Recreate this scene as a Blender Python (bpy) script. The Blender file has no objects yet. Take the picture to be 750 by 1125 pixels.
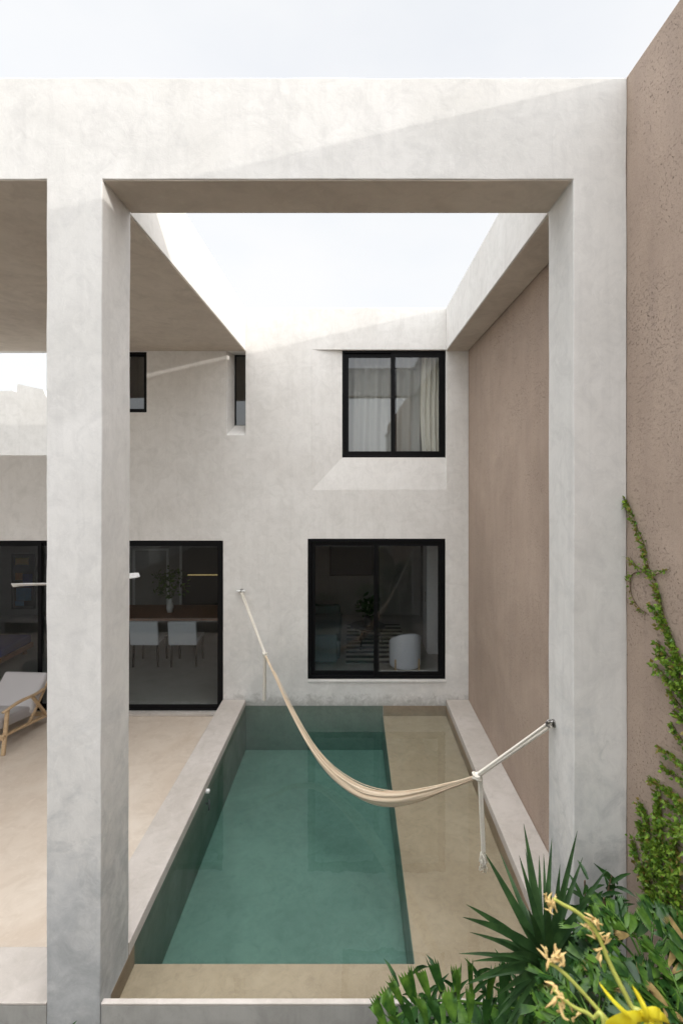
import bpy, bmesh, math, random
from mathutils import Vector, Matrix, noise
R = math.radians
C = bpy.context.scene.collection
scn = bpy.context.scene

# ------------------------------------------------------------------ camera
H = 3.35                      # eye height above the terrace
F = 534.0                     # focal length in photo pixels
cam_d = bpy.data.cameras.new('camera'); cam = bpy.data.objects.new('camera', cam_d); C.objects.link(cam)
cam.location = (0, 0, H); cam.rotation_euler = (R(90), 0, 0)
cam_d.sensor_fit = 'HORIZONTAL'; cam_d.sensor_width = 24.0; cam_d.lens = 24.0*F/750.0
cam_d.shift_x = -12/750.0; cam_d.shift_y = -38.5/750.0
cam_d.dof.use_dof = True; cam_d.dof.focus_distance = 4.2; cam_d.dof.aperture_fstop = 2.6
cam_d.clip_start = 0.05; cam_d.clip_end = 2000
scn.camera = cam

# ------------------------------------------------------------------ light
TO_SUN = Vector((1.0, -0.30, 0.232)).normalized()
EL = math.asin(TO_SUN.z); AZ = math.atan2(TO_SUN.x, TO_SUN.y)
sun_d = bpy.data.lights.new('sun', 'SUN'); sun_d.energy = 0.5; sun_d.angle = R(0.6); sun_d.color = (1, .95, .89)
sun = bpy.data.objects.new('sun', sun_d); C.objects.link(sun)
sun.rotation_euler = (-TO_SUN).to_track_quat('-Z', 'Y').to_euler(); sun.location = TO_SUN*30
w = bpy.data.worlds.new('World'); scn.world = w; w.use_nodes = True
nt = w.node_tree; N = nt.nodes; L = nt.links
bg = N['Background']
sky = N.new('ShaderNodeTexSky'); sky.sky_type = 'NISHITA'; sky.sun_disc = False
sky.sun_elevation = EL; sky.sun_rotation = AZ; sky.dust_density = 2.5; sky.air_density = 1.0
tc = N.new('ShaderNodeTexCoord')
mp = N.new('ShaderNodeMapping'); mp.inputs['Scale'].default_value = (1, 1, 2.2); L.new(tc.outputs['Generated'], mp.inputs['Vector'])
cn = N.new('ShaderNodeTexNoise'); cn.inputs['Scale'].default_value = 1.7; cn.inputs['Detail'].default_value = 6; cn.inputs['Roughness'].default_value = .5
L.new(mp.outputs['Vector'], cn.inputs['Vector'])
cr = N.new('ShaderNodeMapRange'); cr.inputs['From Min'].default_value = .35; cr.inputs['From Max'].default_value = .68
cr.inputs['To Min'].default_value = .80; cr.inputs['To Max'].default_value = .97
L.new(cn.outputs['Fac'], cr.inputs['Value'])
dp = N.new('ShaderNodeVectorMath'); dp.operation = 'DOT_PRODUCT'; dp.inputs[1].default_value = Vector((.50, -.72, .48)).normalized()   # added glow brightens the sky behind the viewer to fill shaded fronts
L.new(tc.outputs['Generated'], dp.inputs[0])
cb = N.new('ShaderNodeMapRange'); cb.inputs['From Min'].default_value = .05; cb.inputs['From Max'].default_value = 1
cb.inputs['To Min'].default_value = .0; cb.inputs['To Max'].default_value = .92
L.new(dp.outputs['Value'], cb.inputs['Value'])
cc = N.new('ShaderNodeVectorMath'); cc.operation = 'SCALE'; cc.inputs[0].default_value = (2.60, 2.60, 2.61)
sx = N.new('ShaderNodeSeparateXYZ'); L.new(tc.outputs['Generated'], sx.inputs[0])
zb = N.new('ShaderNodeMapRange'); zb.interpolation_type = 'SMOOTHSTEP'     # thin overcast: brightest overhead
for k_, v_ in (('From Min', .70), ('From Max', .98), ('To Min', 1.0), ('To Max', 8.0)): zb.inputs[k_].default_value = v_
L.new(sx.outputs['Z'], zb.inputs['Value'])
ad = N.new('ShaderNodeMath'); ad.operation = 'ADD'; L.new(cb.outputs['Result'], ad.inputs[0]); L.new(zb.outputs['Result'], ad.inputs[1])
L.new(ad.outputs[0], cc.inputs['Scale'])
mx = N.new('ShaderNodeMixRGB'); L.new(cr.outputs['Result'], mx.inputs['Fac']); L.new(sky.outputs['Color'], mx.inputs['Color1']); L.new(cc.outputs['Vector'], mx.inputs['Color2'])
L.new(mx.outputs['Color'], bg.inputs['Color']); bg.inputs['Strength'].default_value = 0.10
vs = scn.view_settings; vs.view_transform = 'Standard'; vs.look = 'None'; vs.gamma = 1; vs.exposure = 1.95; vs.use_curve_mapping = False

# ------------------------------------------------------------------ helpers
def PP(px, py, Y):
    return Vector(((px-387)/F*Y, Y, H+(524-py)/F*Y))
def tag(o, label=None, cat=None, group=None, kind=None):
    if label: o['label'] = label
    if cat: o['category'] = cat
    if group: o['group'] = group
    if kind: o['kind'] = kind
    return o
def thing(name, label, cat, loc=(0, 0, 0), rz=0, group=None, kind=None):
    o = bpy.data.objects.new(name, None); C.objects.link(o)
    o.location = loc; o.rotation_euler = (0, 0, rz); o.empty_display_size = .1
    return tag(o, label, cat, group, kind)
def obj(name, bm, mat, parent=None, smooth=False, bevel=0, seg=2):
    bmesh.ops.recalc_face_normals(bm, faces=bm.faces)
    me = bpy.data.meshes.new(name); bm.to_mesh(me); bm.free()
    o = bpy.data.objects.new(name, me); C.objects.link(o)
    if isinstance(mat, (list, tuple)):
        for m in mat: me.materials.append(m)
    else: me.materials.append(mat)
    if smooth:
        for p in me.polygons: p.use_smooth = True
    if parent: o.parent = parent
    if bevel:
        b = o.modifiers.new('bevel', 'BEVEL'); b.width = bevel; b.segments = seg; b.limit_method = 'ANGLE'; b.angle_limit = R(40)
        b.harden_normals = False
    return o
def BM(): return bmesh.new()
def box(bm, x0, x1, y0, y1, z0, z1, mtx=None):
    vs_ = [bm.verts.new((x, y, z)) for x in (x0, x1) for y in (y0, y1) for z in (z0, z1)]
    if mtx: 
        for v in vs_: v.co = mtx @ v.co
    for f in ((0,1,3,2),(4,6,7,5),(0,4,5,1),(2,3,7,6),(0,2,6,4),(1,5,7,3)):
        bm.faces.new([vs_[i] for i in f])
    return bm
def grid(xs, ys, zs, keep, dissolve=True):
    """boundary of the union of kept cells; keep(cx,cy,cz)"""
    bm = BM(); V = {}
    def v(i, j, k):
        if (i, j, k) not in V: V[i, j, k] = bm.verts.new((xs[i], ys[j], zs[k]))
        return V[i, j, k]
    nx, ny, nz = len(xs)-1, len(ys)-1, len(zs)-1
    K = {(i, j, k): keep((xs[i]+xs[i+1])/2, (ys[j]+ys[j+1])/2, (zs[k]+zs[k+1])/2) for i in range(nx) for j in range(ny) for k in range(nz)}
    for (i, j, k), on in K.items():
        if not on: continue
        for d, q in (((-1,0,0),((0,0,0),(0,0,1),(0,1,1),(0,1,0))), ((1,0,0),((1,0,0),(1,1,0),(1,1,1),(1,0,1))),
                     ((0,-1,0),((0,0,0),(1,0,0),(1,0,1),(0,0,1))), ((0,1,0),((0,1,0),(0,1,1),(1,1,1),(1,1,0))),
                     ((0,0,-1),((0,0,0),(0,1,0),(1,1,0),(1,0,0))), ((0,0,1),((0,0,1),(1,0,1),(1,1,1),(0,1,1)))):
            if not K.get((i+d[0], j+d[1], k+d[2]), False):
                bm.faces.new([v(i+a, j+b, k+c) for a, b, c in q])
    if dissolve: bmesh.ops.dissolve_limit(bm, angle_limit=R(1), verts=bm.verts, edges=bm.edges)
    return bm
def tube(bm, pts, rad, n=8, cap=True, flat=1.0):
    pts = [Vector(p) for p in pts]; rings = []
    if not isinstance(rad, (list, tuple)): rad = [rad]*len(pts)
    up = Vector((0, 0, 1))
    for i, p in enumerate(pts):
        t = (pts[min(i+1, len(pts)-1)] - pts[max(i-1, 0)]).normalized()
        a = t.cross(up)
        if a.length < .05: a = t.cross(Vector((0, 1, 0)))
        a.normalize(); b = a.cross(t).normalized()
        rings.append([bm.verts.new(p + (a*math.cos(2*math.pi*k/n) + b*flat*math.sin(2*math.pi*k/n))*rad[i]) for k in range(n)])
    for r0, r1 in zip(rings, rings[1:]):
        for k in range(n): bm.faces.new((r0[k], r0[(k+1) % n], r1[(k+1) % n], r1[k]))
    if cap: bm.faces.new(rings[0]); bm.faces.new(rings[-1][::-1])
    return rings
def ball(bm, c, r, s=(1, 1, 1), u=12, v=8):
    m = Matrix.Translation(c) @ Matrix.Diagonal((r*s[0], r*s[1], r*s[2], 1))
    bmesh.ops.create_uvsphere(bm, u_segments=u, v_segments=v, radius=1, matrix=m)
def bar(bm, a, b, w, t):
    a = Vector(a); b = Vector(b); d = b-a
    q = d.to_track_quat('Z', 'Y').to_matrix().to_4x4()
    m = Matrix.Translation(a) @ q
    box(bm, -w/2, w/2, -t/2, t/2, 0, d.length, m)
def spline(pts, n):
    pts = [Vector(p) for p in pts]; out = []
    P = [pts[0]*2-pts[1]] + pts + [pts[-1]*2-pts[-2]]
    for i in range(len(pts)-1):
        p0, p1, p2, p3 = P[i:i+4]
        for k in range(n):
            t = k/n
            out.append(.5*((2*p1)+(p2-p0)*t+(2*p0-5*p1+4*p2-p3)*t*t+(3*p1-p0-3*p2+p3)*t**3))
    out.append(pts[-1]); return out

# ------------------------------------------------------------------ materials
def newmat(name):
    m = bpy.data.materials.new(name); m.use_nodes = True
    return m, m.node_tree.nodes, m.node_tree.links, m.node_tree.nodes['Principled BSDF']
def nz(N, L, vec, scale, detail=5, rough=.55, stretch=None, dist=0):
    t = N.new('ShaderNodeTexNoise'); t.inputs['Scale'].default_value = scale; t.inputs['Detail'].default_value = detail
    t.inputs['Roughness'].default_value = rough; t.inputs['Distortion'].default_value = dist
    if stretch:
        mp = N.new('ShaderNodeMapping'); mp.inputs['Scale'].default_value = stretch; L.new(vec, mp.inputs['Vector']); vec = mp.outputs['Vector']
    L.new(vec, t.inputs['Vector']); return t.outputs['Fac']
def rng(N, L, v, a, b, c=0, d=1, smooth=False):
    m = N.new('ShaderNodeMapRange'); 
    if smooth: m.interpolation_type = 'SMOOTHSTEP'
    for k, x in zip(('From Min', 'From Max', 'To Min', 'To Max'), (a, b, c, d)): m.inputs[k].default_value = x
    L.new(v, m.inputs['Value']); return m.outputs['Result']
def mixc(N, L, fac, a, b, mode='MIX'):
    m = N.new('ShaderNodeMixRGB'); m.blend_type = mode
    for k, x in (('Fac', fac), ('Color1', a), ('Color2', b)):
        if isinstance(x, (int, float)): m.inputs[k].default_value = x
        elif isinstance(x, tuple): m.inputs[k].default_value = (*x, 1)
        else: L.new(x, m.inputs[k])
    return m.outputs['Color']
def mth(N, L, op, a, b=0.0):
    m = N.new('ShaderNodeMath'); m.operation = op
    for i, x in enumerate((a, b)):
        if isinstance(x, (int, float)): m.inputs[i].default_value = x
        else: L.new(x, m.inputs[i])
    return m.outputs[0]
def bump(N, L, bs, h, strength, dist):
    b = N.new('ShaderNodeBump'); b.inputs['Strength'].default_value = strength; b.inputs['Distance'].default_value = dist
    L.new(h, b.inputs['Height']); L.new(b.outputs['Normal'], bs.inputs['Normal'])
def geo(N): return N.new('ShaderNodeNewGeometry').outputs['Position']
def plaster(name, base, light, dark, rough=.75, bstr=.36, vert=True, stain=None, mscale=1.0, streak=.35):
    m, N, L, b = newmat(name); P = geo(N)
    big = rng(N, L, nz(N, L, P, 1.1*mscale, 6, .6, dist=.6), .32, .68)
    col = mixc(N, L, big, base, light)
    mid = rng(N, L, nz(N, L, P, 5.5*mscale, 8, .68, dist=1.2), .45, .78)
    col = mixc(N, L, mth(N, L, 'MULTIPLY', mid, .55), col, dark)
    blot = rng(N, L, nz(N, L, P, 2.6*mscale, 9, .72, dist=.9), .50, .66)
    col = mixc(N, L, mth(N, L, 'MULTIPLY', blot, .20), col, dark)
    st = (9, 9, .7) if vert else (3, 3, 3)
    sk = rng(N, L, nz(N, L, P, 1.5, 6, .65, st, .4), .5, .85)
    col = mixc(N, L, mth(N, L, 'MULTIPLY', sk, streak), col, dark)
    # pale cloudy trowel marks
    tr = rng(N, L, nz(N, L, P, 9*mscale, 3, .8, (1, 1, .55), 2.5), .56, .72)
    col = mixc(N, L, mth(N, L, 'MULTIPLY', tr, .30), col, tuple(min(1, c*1.10) for c in light))
    if vert:                       # a few hairline cracks
        wv = N.new('ShaderNodeTexNoise'); wv.inputs['Scale'].default_value = 3.0; wv.inputs['Detail'].default_value = 6; L.new(P, wv.inputs['Vector'])
        av = N.new('ShaderNodeVectorMath'); av.operation = 'MULTIPLY_ADD'; av.inputs[1].default_value = (.35, .35, .35); L.new(wv.outputs['Color'], av.inputs[0]); L.new(P, av.inputs[2])
        vo = N.new('ShaderNodeTexVoronoi'); vo.feature = 'DISTANCE_TO_EDGE'; vo.inputs['Scale'].default_value = .8; L.new(av.outputs[0], vo.inputs['Vector'])
        ck = rng(N, L, vo.outputs['Distance'], .001, .0045, 1, 0); ck = mth(N, L, 'MULTIPLY', ck, rng(N, L, nz(N, L, P, .9, 3), .52, .66))
        col = mixc(N, L, mth(N, L, 'MULTIPLY', ck, .07), col, tuple(c*.6 for c in dark))
        dr = rng(N, L, nz(N, L, P, 4.0, 5, .7, (5, 5, .22), .15), .60, .74); dr = mth(N, L, 'MULTIPLY', dr, rng(N, L, nz(N, L, P, .7, 2), .42, .62))
        col = mixc(N, L, mth(N, L, 'MULTIPLY', dr, .35), col, dark)
    fine = nz(N, L, P, 130, 3, .7)
    col = mixc(N, L, mth(N, L, 'MULTIPLY', rng(N, L, fine, .6, .75), .18), col, tuple(c*.55 for c in dark))
    if stain:   # (z0, z1, colour): damp blotches near the water
        sp = N.new('ShaderNodeSeparateXYZ'); L.new(P, sp.inputs[0])
        for z0, z1, sc, colr, amt in stain:
            g = rng(N, L, sp.outputs['Z'], z0, z1, 1, 0)
            n2 = nz(N, L, P, sc, 6, .7, dist=.8)
            f = rng(N, L, mth(N, L, 'ADD', g, mth(N, L, 'MULTIPLY', mth(N, L, 'SUBTRACT', n2, .5), 1.8)), .45, 1.0)
            f = mth(N, L, 'MULTIPLY', f, mth(N, L, 'GREATER_THAN', g, 0.001))
            f = mth(N, L, 'MULTIPLY', f, rng(N, L, g, 0, .15))
            col = mixc(N, L, mth(N, L, 'MULTIPLY', f, amt), col, colr)
    L.new(col, b.inputs['Base Color'])
    rr = rng(N, L, nz(N, L, P, 4, 4), .3, .7, rough-.12, rough+.12); L.new(rr, b.inputs['Roughness'])
    h = mth(N, L, 'ADD', nz(N, L, P, 14, 8, .65, dist=.6), mth(N, L, 'MULTIPLY', fine, .12))
    bump(N, L, b, h, bstr, .006); b.inputs['Specular IOR Level'].default_value = .3
    return m
M = {}
M['concrete'] = plaster('pale_polished_cement', (.73, .71, .68), (.80, .785, .76), (.56, .545, .515), stain=[(.13, .42, 11, (.20, .185, .16), .7), (.2, 2.2, 2.4, (.44, .44, .43), .40)])
M['frame'] = plaster('grey_white_cement', (.67, .66, .635), (.75, .74, .72), (.50, .495, .485), stain=[(-.3, 3.6, 1.6, (.46, .475, .485), .75), (-.3, 2.7, 6.0, (.38, .395, .40), .75), (-.9, 1.9, 3.5, (.26, .27, .27), .7)])
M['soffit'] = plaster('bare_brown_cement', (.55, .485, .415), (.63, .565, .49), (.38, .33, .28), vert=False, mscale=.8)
M['coping'] = plaster('warm_cement_coping', (.43, .39, .35), (.52, .48, .445), (.32, .285, .25), vert=False, bstr=.4)
M['terrace'] = plaster('pink_beige_cement', (.52, .43, .345), (.62, .55, .47), (.42, .335, .26), vert=False, bstr=.15, mscale=.7, rough=.65, streak=.15)
M['greenplaster'] = plaster('green_pool_plaster', (.122, .160, .124), (.158, .200, .156), (.074, .106, .082), vert=False, mscale=1.6, rough=.6)
M['damp'] = plaster('damp_grey_cement', (.36, .355, .335), (.44, .435, .41), (.24, .235, .22), stain=[(-.2, .25, 5, (.15, .15, .14), .6)])
M['shelf'] = plaster('tan_pool_plaster', (.280, .205, .134), (.345, .262, .180), (.180, .132, .086), vert=False, mscale=1.7, rough=.6)
M['farwall'] = plaster('pale_wall', (.55, .535, .51), (.62, .61, .59), (.42, .41, .39))
M['soil'] = plaster('dark_soil', (.06, .045, .03), (.09, .07, .05), (.03, .022, .015), vert=False, bstr=1, mscale=4)
M['gravelground'] = plaster('grey_ground', (.16, .15, .13), (.22, .21, .19), (.09, .085, .07), vert=False, mscale=2)
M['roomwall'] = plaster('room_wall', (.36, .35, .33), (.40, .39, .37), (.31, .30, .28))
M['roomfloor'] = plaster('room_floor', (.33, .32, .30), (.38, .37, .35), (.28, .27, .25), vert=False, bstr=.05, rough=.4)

def brownwall():
    m, N, L, b = newmat('rough_brown_render'); P = geo(N)
    big = rng(N, L, nz(N, L, P, .9, 6, .6, dist=.8), .3, .7)
    col = mixc(N, L, big, (.40, .310, .248), (.50, .395, .322))
    st = rng(N, L, nz(N, L, P, 2, 6, .65, (4, 4, .5)), .42, .72)
    col = mixc(N, L, mth(N, L, 'MULTIPLY', st, .28), col, (.32, .25, .215))
    # open pits and drag marks left by the trowel
    pit = rng(N, L, nz(N, L, P, 75, 4, .65, (1, 1, .9), .5), .59, .66)
    area = rng(N, L, nz(N, L, P, 2.3, 3), .36, .56)
    pit = mth(N, L, 'MULTIPLY', pit, area)
    drag = rng(N, L, nz(N, L, P, 40, 5, .75, (1, .6, 1.6), .8), .57, .66)
    area2 = rng(N, L, nz(N, L, P, 1.6, 3, .5, (1, 1, 1.3)), .42, .66)
    drag = mth(N, L, 'MULTIPLY', drag, area2)
    hole = mth(N, L, 'MAXIMUM', pit, mth(N, L, 'MULTIPLY', drag, .55))
    col = mixc(N, L, mth(N, L, 'MULTIPLY', hole, .72), col, (.13, .095, .075))
    grain = nz(N, L, P, 160, 3, .7)
    col = mixc(N, L, mth(N, L, 'MULTIPLY', rng(N, L, grain, .5, .7), .35), col, (.18, .135, .11))
    L.new(col, b.inputs['Base Color']); b.inputs['Roughness'].default_value = .9; b.inputs['Specular IOR Level'].default_value = .2
    h = mth(N, L, 'SUBTRACT', mth(N, L, 'ADD', mth(N, L, 'MULTIPLY', nz(N, L, P, 24, 9, .8), 1.0), mth(N, L, 'MULTIPLY', grain, .16)), mth(N, L, 'MULTIPLY', hole, .8))
    bump(N, L, b, h, .8, .010); return m
M['brown'] = brownwall()

def simple(name, col, rough=.5, metal=0, var=.0, scale=20, bstr=0, spec=.5, stretch=None, sheen=0):
    m, N, L, b = newmat(name)
    b.inputs['Roughness'].default_value = rough; b.inputs['Metallic'].default_value = metal; b.inputs['Specular IOR Level'].default_value = spec
    P = N.new('ShaderNodeTexCoord').outputs['Object']
    n = nz(N, L, P, scale, 5, .6, stretch)
    v = max(var, .05)
    c = mixc(N, L, rng(N, L, n, .3, .7), tuple(c*(1-v) for c in col), tuple(min(1, c*(1+v)) for c in col))
    L.new(c, b.inputs['Base Color'])
    if bstr: bump(N, L, b, n, bstr, .003)
    if sheen: b.inputs['Sheen Weight'].default_value = sheen
    return m
M['black'] = simple('black_aluminium', (.003, .0032, .004), .45, 0, .15, spec=.15)
M['wood'] = simple('pale_wood', (.52, .37, .22), .5, 0, .22, 6, .1, stretch=(1, 1, 12))
M['darkwood'] = simple('warm_wood', (.30, .13, .06), .4, 0, .25, 5, .1, stretch=(12, 1, 1))
M['cushion'] = simple('grey_cushion', (.50, .485, .49), .9, 0, .06, 250, .4, sheen=.3)
M['cushion_dark'] = simple('darker_grey_cushion', (.33, .31, .31), .9, 0, .06, 250, .4, sheen=.3)
M['whitefab'] = simple('white_fabric', (.74, .77, .83), .85, 0, .04, 40)
M['teal'] = simple('teal_fabric', (.10, .16, .17), .9, 0, .1, 40)
M['blue'] = simple('blue_fabric', (.03, .05, .25), .9, 0, .1, 40)
M['orange'] = simple('orange_fabric', (.65, .25, .05), .9, 0, .1, 40)
M['yellowpaint'] = simple('yellow_paint', (.85, .50, .06), .7, 0, .1, 8)
M['bluepaint'] = simple('blue_paint', (.05, .30, .62), .7, 0, .2, 8)
M['white'] = simple('white_paint', (.78, .78, .77), .4, 0, .03)
M['metal'] = simple('dull_steel', (.30, .29, .28), .35, 1, .1)
M['rope'] = simple('cotton_rope', (.74, .70, .62), .9, 0, .12, 180, .8)
M['darkstuff'] = simple('dark_ceramic', (.02, .02, .022), .3, 0, .1)
M['curtain'] = simple('ivory_curtain', (.74, .72, .64), .9, 0, .04, 60)
def curtain_sheer():
    m, N, L, b = newmat('sheer_curtain'); b.inputs['Base Color'].default_value = (.6, .6, .56, 1); b.inputs['Roughness'].default_value = .95
    tr = N.new('ShaderNodeBsdfTransparent'); mxs = N.new('ShaderNodeMixShader'); mxs.inputs[0].default_value = .55
    L.new(tr.outputs[0], mxs.inputs[1]); L.new(b.outputs[0], mxs.inputs[2]); L.new(mxs.outputs[0], N['Material Output'].inputs[0]); return m
M['sheer'] = curtain_sheer()
def hammock_mat():
    m, N, L, b = newmat('ecru_woven_cotton'); P = N.new('ShaderNodeTexCoord').outputs['UV']
    n = nz(N, L, P, 1.0, 4, .6, (60, 3, 1)); g = geo(N); n2 = nz(N, L, g, 220, 2)
    c = mixc(N, L, rng(N, L, n, .35, .65), (.50, .365, .24), (.79, .67, .51))  # lengthwise dark and pale streaks paint fold shading into the cloth colour
    c = mixc(N, L, rng(N, L, n2, .55, .7, 0, .3), c, (.45, .33, .21)); L.new(c, b.inputs['Base Color'])
    b.inputs['Roughness'].default_value = .95; b.inputs['Sheen Weight'].default_value = .2
    bump(N, L, b, mth(N, L, 'ADD', n, mth(N, L, 'MULTIPLY', n2, .3)), .7, .006); return m
M['hammock'] = hammock_mat()
def glass(name, tint, ior=1.5, boost=1.0, wav=0.0):
    m, N, L, b = newmat(name); N.remove(b)
    t = N.new('ShaderNodeBsdfTransparent'); t.inputs[0].default_value = (*tint, 1)
    g = N.new('ShaderNodeBsdfGlossy'); g.inputs['Roughness'].default_value = .0; g.inputs['Color'].default_value = (.95, .97, 1, 1)
    f = N.new('ShaderNodeFresnel'); f.inputs['IOR'].default_value = ior
    x = N.new('ShaderNodeMixShader')
    bf = N.new('ShaderNodeNewGeometry').outputs['Backfacing']
    L.new(mth(N, L, 'MULTIPLY', mth(N, L, 'MULTIPLY', f.outputs[0], boost), mth(N, L, 'SUBTRACT', 1.0, bf)), x.inputs[0]); L.new(t.outputs[0], x.inputs[1]); L.new(g.outputs[0], x.inputs[2]); L.new(x.outputs[0], N['Material Output'].inputs[0])
    if wav:
        P = geo(N); n = nz(N, L, P, 2.2, 3, .5)
        bp = N.new('ShaderNodeBump'); bp.inputs['Strength'].default_value = wav; bp.inputs['Distance'].default_value = .01
        L.new(n, bp.inputs['Height']); L.new(bp.outputs[0], g.inputs['Normal']); L.new(bp.outputs[0], f.inputs['Normal'])
    return m
M['glass'] = glass('tinted_window_glass', (.80, .82, .82), 1.5)
M['glassliving'] = glass('clear_window_glass', (.94, .95, .95), 1.5)
M['glassup'] = glass('window_glass', (.95, .96, .96), 1.6, 2.0)
def water_mat():
    m = glass('pool_water', (1, 1, 1), 1.33, 1.15, .15); N = m.node_tree.nodes; L = m.node_tree.links
    v = N.new('ShaderNodeVolumeAbsorption'); v.inputs['Color'].default_value = (.0, .70, .72, 1); v.inputs['Density'].default_value = .40
    L.new(v.outputs[0], N['Material Output'].inputs['Volume']); return m
M['water'] = water_mat()
def leaf(name, a, bcol, scale=9, trans=.25, rough=.42):
    m, N, L, b = newmat(name); P = geo(N)
    n = nz(N, L, P, scale, 3, .6); c = mixc(N, L, rng(N, L, n, .35, .65), a, bcol); L.new(c, b.inputs['Base Color'])
    b.inputs['Roughness'].default_value = rough; b.inputs['Specular IOR Level'].default_value = .4
    t = N.new('ShaderNodeBsdfTranslucent'); L.new(c, t.inputs[0]); x = N.new('ShaderNodeMixShader'); x.inputs[0].default_value = trans
    L.new(b.outputs[0], x.inputs[1]); L.new(t.outputs[0], x.inputs[2]); L.new(x.outputs[0], N['Material Output'].inputs[0])
    bump(N, L, b, nz(N, L, P, 90, 3), .25, .002); return m
M['yucca'] = leaf('dark_blade_leaf', (.018, .050, .016), (.045, .10, .030), 12, .12)
M['palm'] = leaf('bright_frond', (.022, .075, .012), (.125, .25, .032), 14, .3, .4)
M['palm_dark'] = leaf('deep_green_frond', (.010, .042, .010), (.035, .105, .018), 16, .25, .42)
M['vine'] = leaf('vine_leaf', (.075, .18, .02), (.25, .38, .04), 30, .3)
M['vine_red'] = leaf('vine_young_leaf', (.14, .15, .03), (.28, .20, .05), 60, .25)
M['dry'] = leaf('dry_leaf', (.20, .13, .05), (.34, .25, .09), 30, .2, .8)
M['yellow'] = leaf('yellow_petal', (.80, .66, .02), (.86, .78, .05), 30, .35)
M['withered'] = leaf('withered_petal', (.72, .50, .22), (.85, .68, .30), 60, .3, .7)
M['stalk'] = simple('yellow_green_stalk', (.42, .45, .10), .5, 0, .12, 30)
M['stem'] = simple('brown_stem', (.12, .08, .045), .8, 0, .2, 40, .5)

# ------------------------------------------------------------------ ground
k = .0128277
XL, XR = -1.825, 1.637          # outer edges of the court
PL, PR = -1.503, 1.318          # inner edges of the pool
bm = BM(); box(bm, -400, 400, -400, 400, -2.0, -.9)
tag(obj('ground', bm, M['gravelground']), kind='structure')
bm = BM(); box(bm, -7.5, XL-.002, 3.252, 6.848, -.88, 0)
tag(obj('terrace', bm, M['terrace']), kind='structure')
bm = BM(); box(bm, -7.5, 1.634, -9, 2.895, -.88, .05)
for v in bm.verts: pass
tag(obj('planting_bed', bm, M['soil']), kind='structure')

# ------------------------------------------------------------------ house
house = thing('house', 'pale polished cement house with square portal frame around the pool court', 'house', (0, 6.85, 0))
def hobj(name, bm, mat, **kw):
    bmesh.ops.translate(bm, verts=bm.verts, vec=(0, -6.85, 0)); return obj(name, bm, mat, house, **kw)
TOP, SOF = 5.736, 5.128
def fine(vals, step=.09):
    out = [vals[0]]
    for a, b in zip(vals, vals[1:]):
        n = max(1, round((b-a)/step)); out += [a+(b-a)*i/n for i in range(1, n+1)]
    return out
def wavy(bm, amp=.0042):
    for v in bm.verts:
        p = v.co
        v.co = p+Vector((noise.noise(p*2.1+Vector((7, 0, 0))), noise.noise(p*2.1+Vector((0, 9, 0)))*.8, noise.noise(p*2.1+Vector((0, 0, 5)))))*amp \
             + Vector((noise.noise(p*9), noise.noise(p*9+Vector((3, 3, 3))), noise.noise(p*9+Vector((8, 1, 4)))))*amp*.35
# front portal: two columns and the beam as one casting
cx = (-9.5, -7.5, XL, PL, PR, XR)
def kp(x, y, z):
    if z > SOF: return True
    return (XL < x < PL) or (x > PR)
bm = grid(fine(cx), fine((2.9, 3.268)), fine((-.88, SOF, TOP)), kp, False)
for v in bm.verts:                 # the left column leans a touch, as cast
    if abs(v.co.x-PL) < .01 and v.co.z < SOF+.01: v.co.x += .0 + .012*(v.co.z/5.1)
wavy(bm)
pf = hobj('portal_frame', bm, M['frame'], bevel=.007, smooth=True); pf.modifiers['bevel'].harden_normals = True
# slab roof over the terrace, its soffit and the parapet faces
bm = BM(); box(bm, -9.5, PL, 3.27, 6.847, SOF+.006, TOP-.002); hobj('roof_slab', bm, M['concrete'], bevel=.005)
bm = BM(); box(bm, -9.5, -3.80, 6.848, 6.995, SOF+.007, TOP-.003); hobj('roof_slab', bm, M['concrete'])
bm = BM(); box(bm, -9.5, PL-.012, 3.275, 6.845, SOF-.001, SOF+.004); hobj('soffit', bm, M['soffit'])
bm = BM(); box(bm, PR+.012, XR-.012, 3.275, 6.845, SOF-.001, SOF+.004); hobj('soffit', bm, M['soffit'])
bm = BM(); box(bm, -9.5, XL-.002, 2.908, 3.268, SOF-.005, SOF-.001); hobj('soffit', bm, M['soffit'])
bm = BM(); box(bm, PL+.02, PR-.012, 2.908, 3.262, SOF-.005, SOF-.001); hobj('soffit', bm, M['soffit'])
bm = BM(); box(bm, PR, XR-.003, 3.27, 6.847, SOF+.006, TOP-.002); hobj('side_beam', bm, M['concrete'], bevel=.005)
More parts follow.
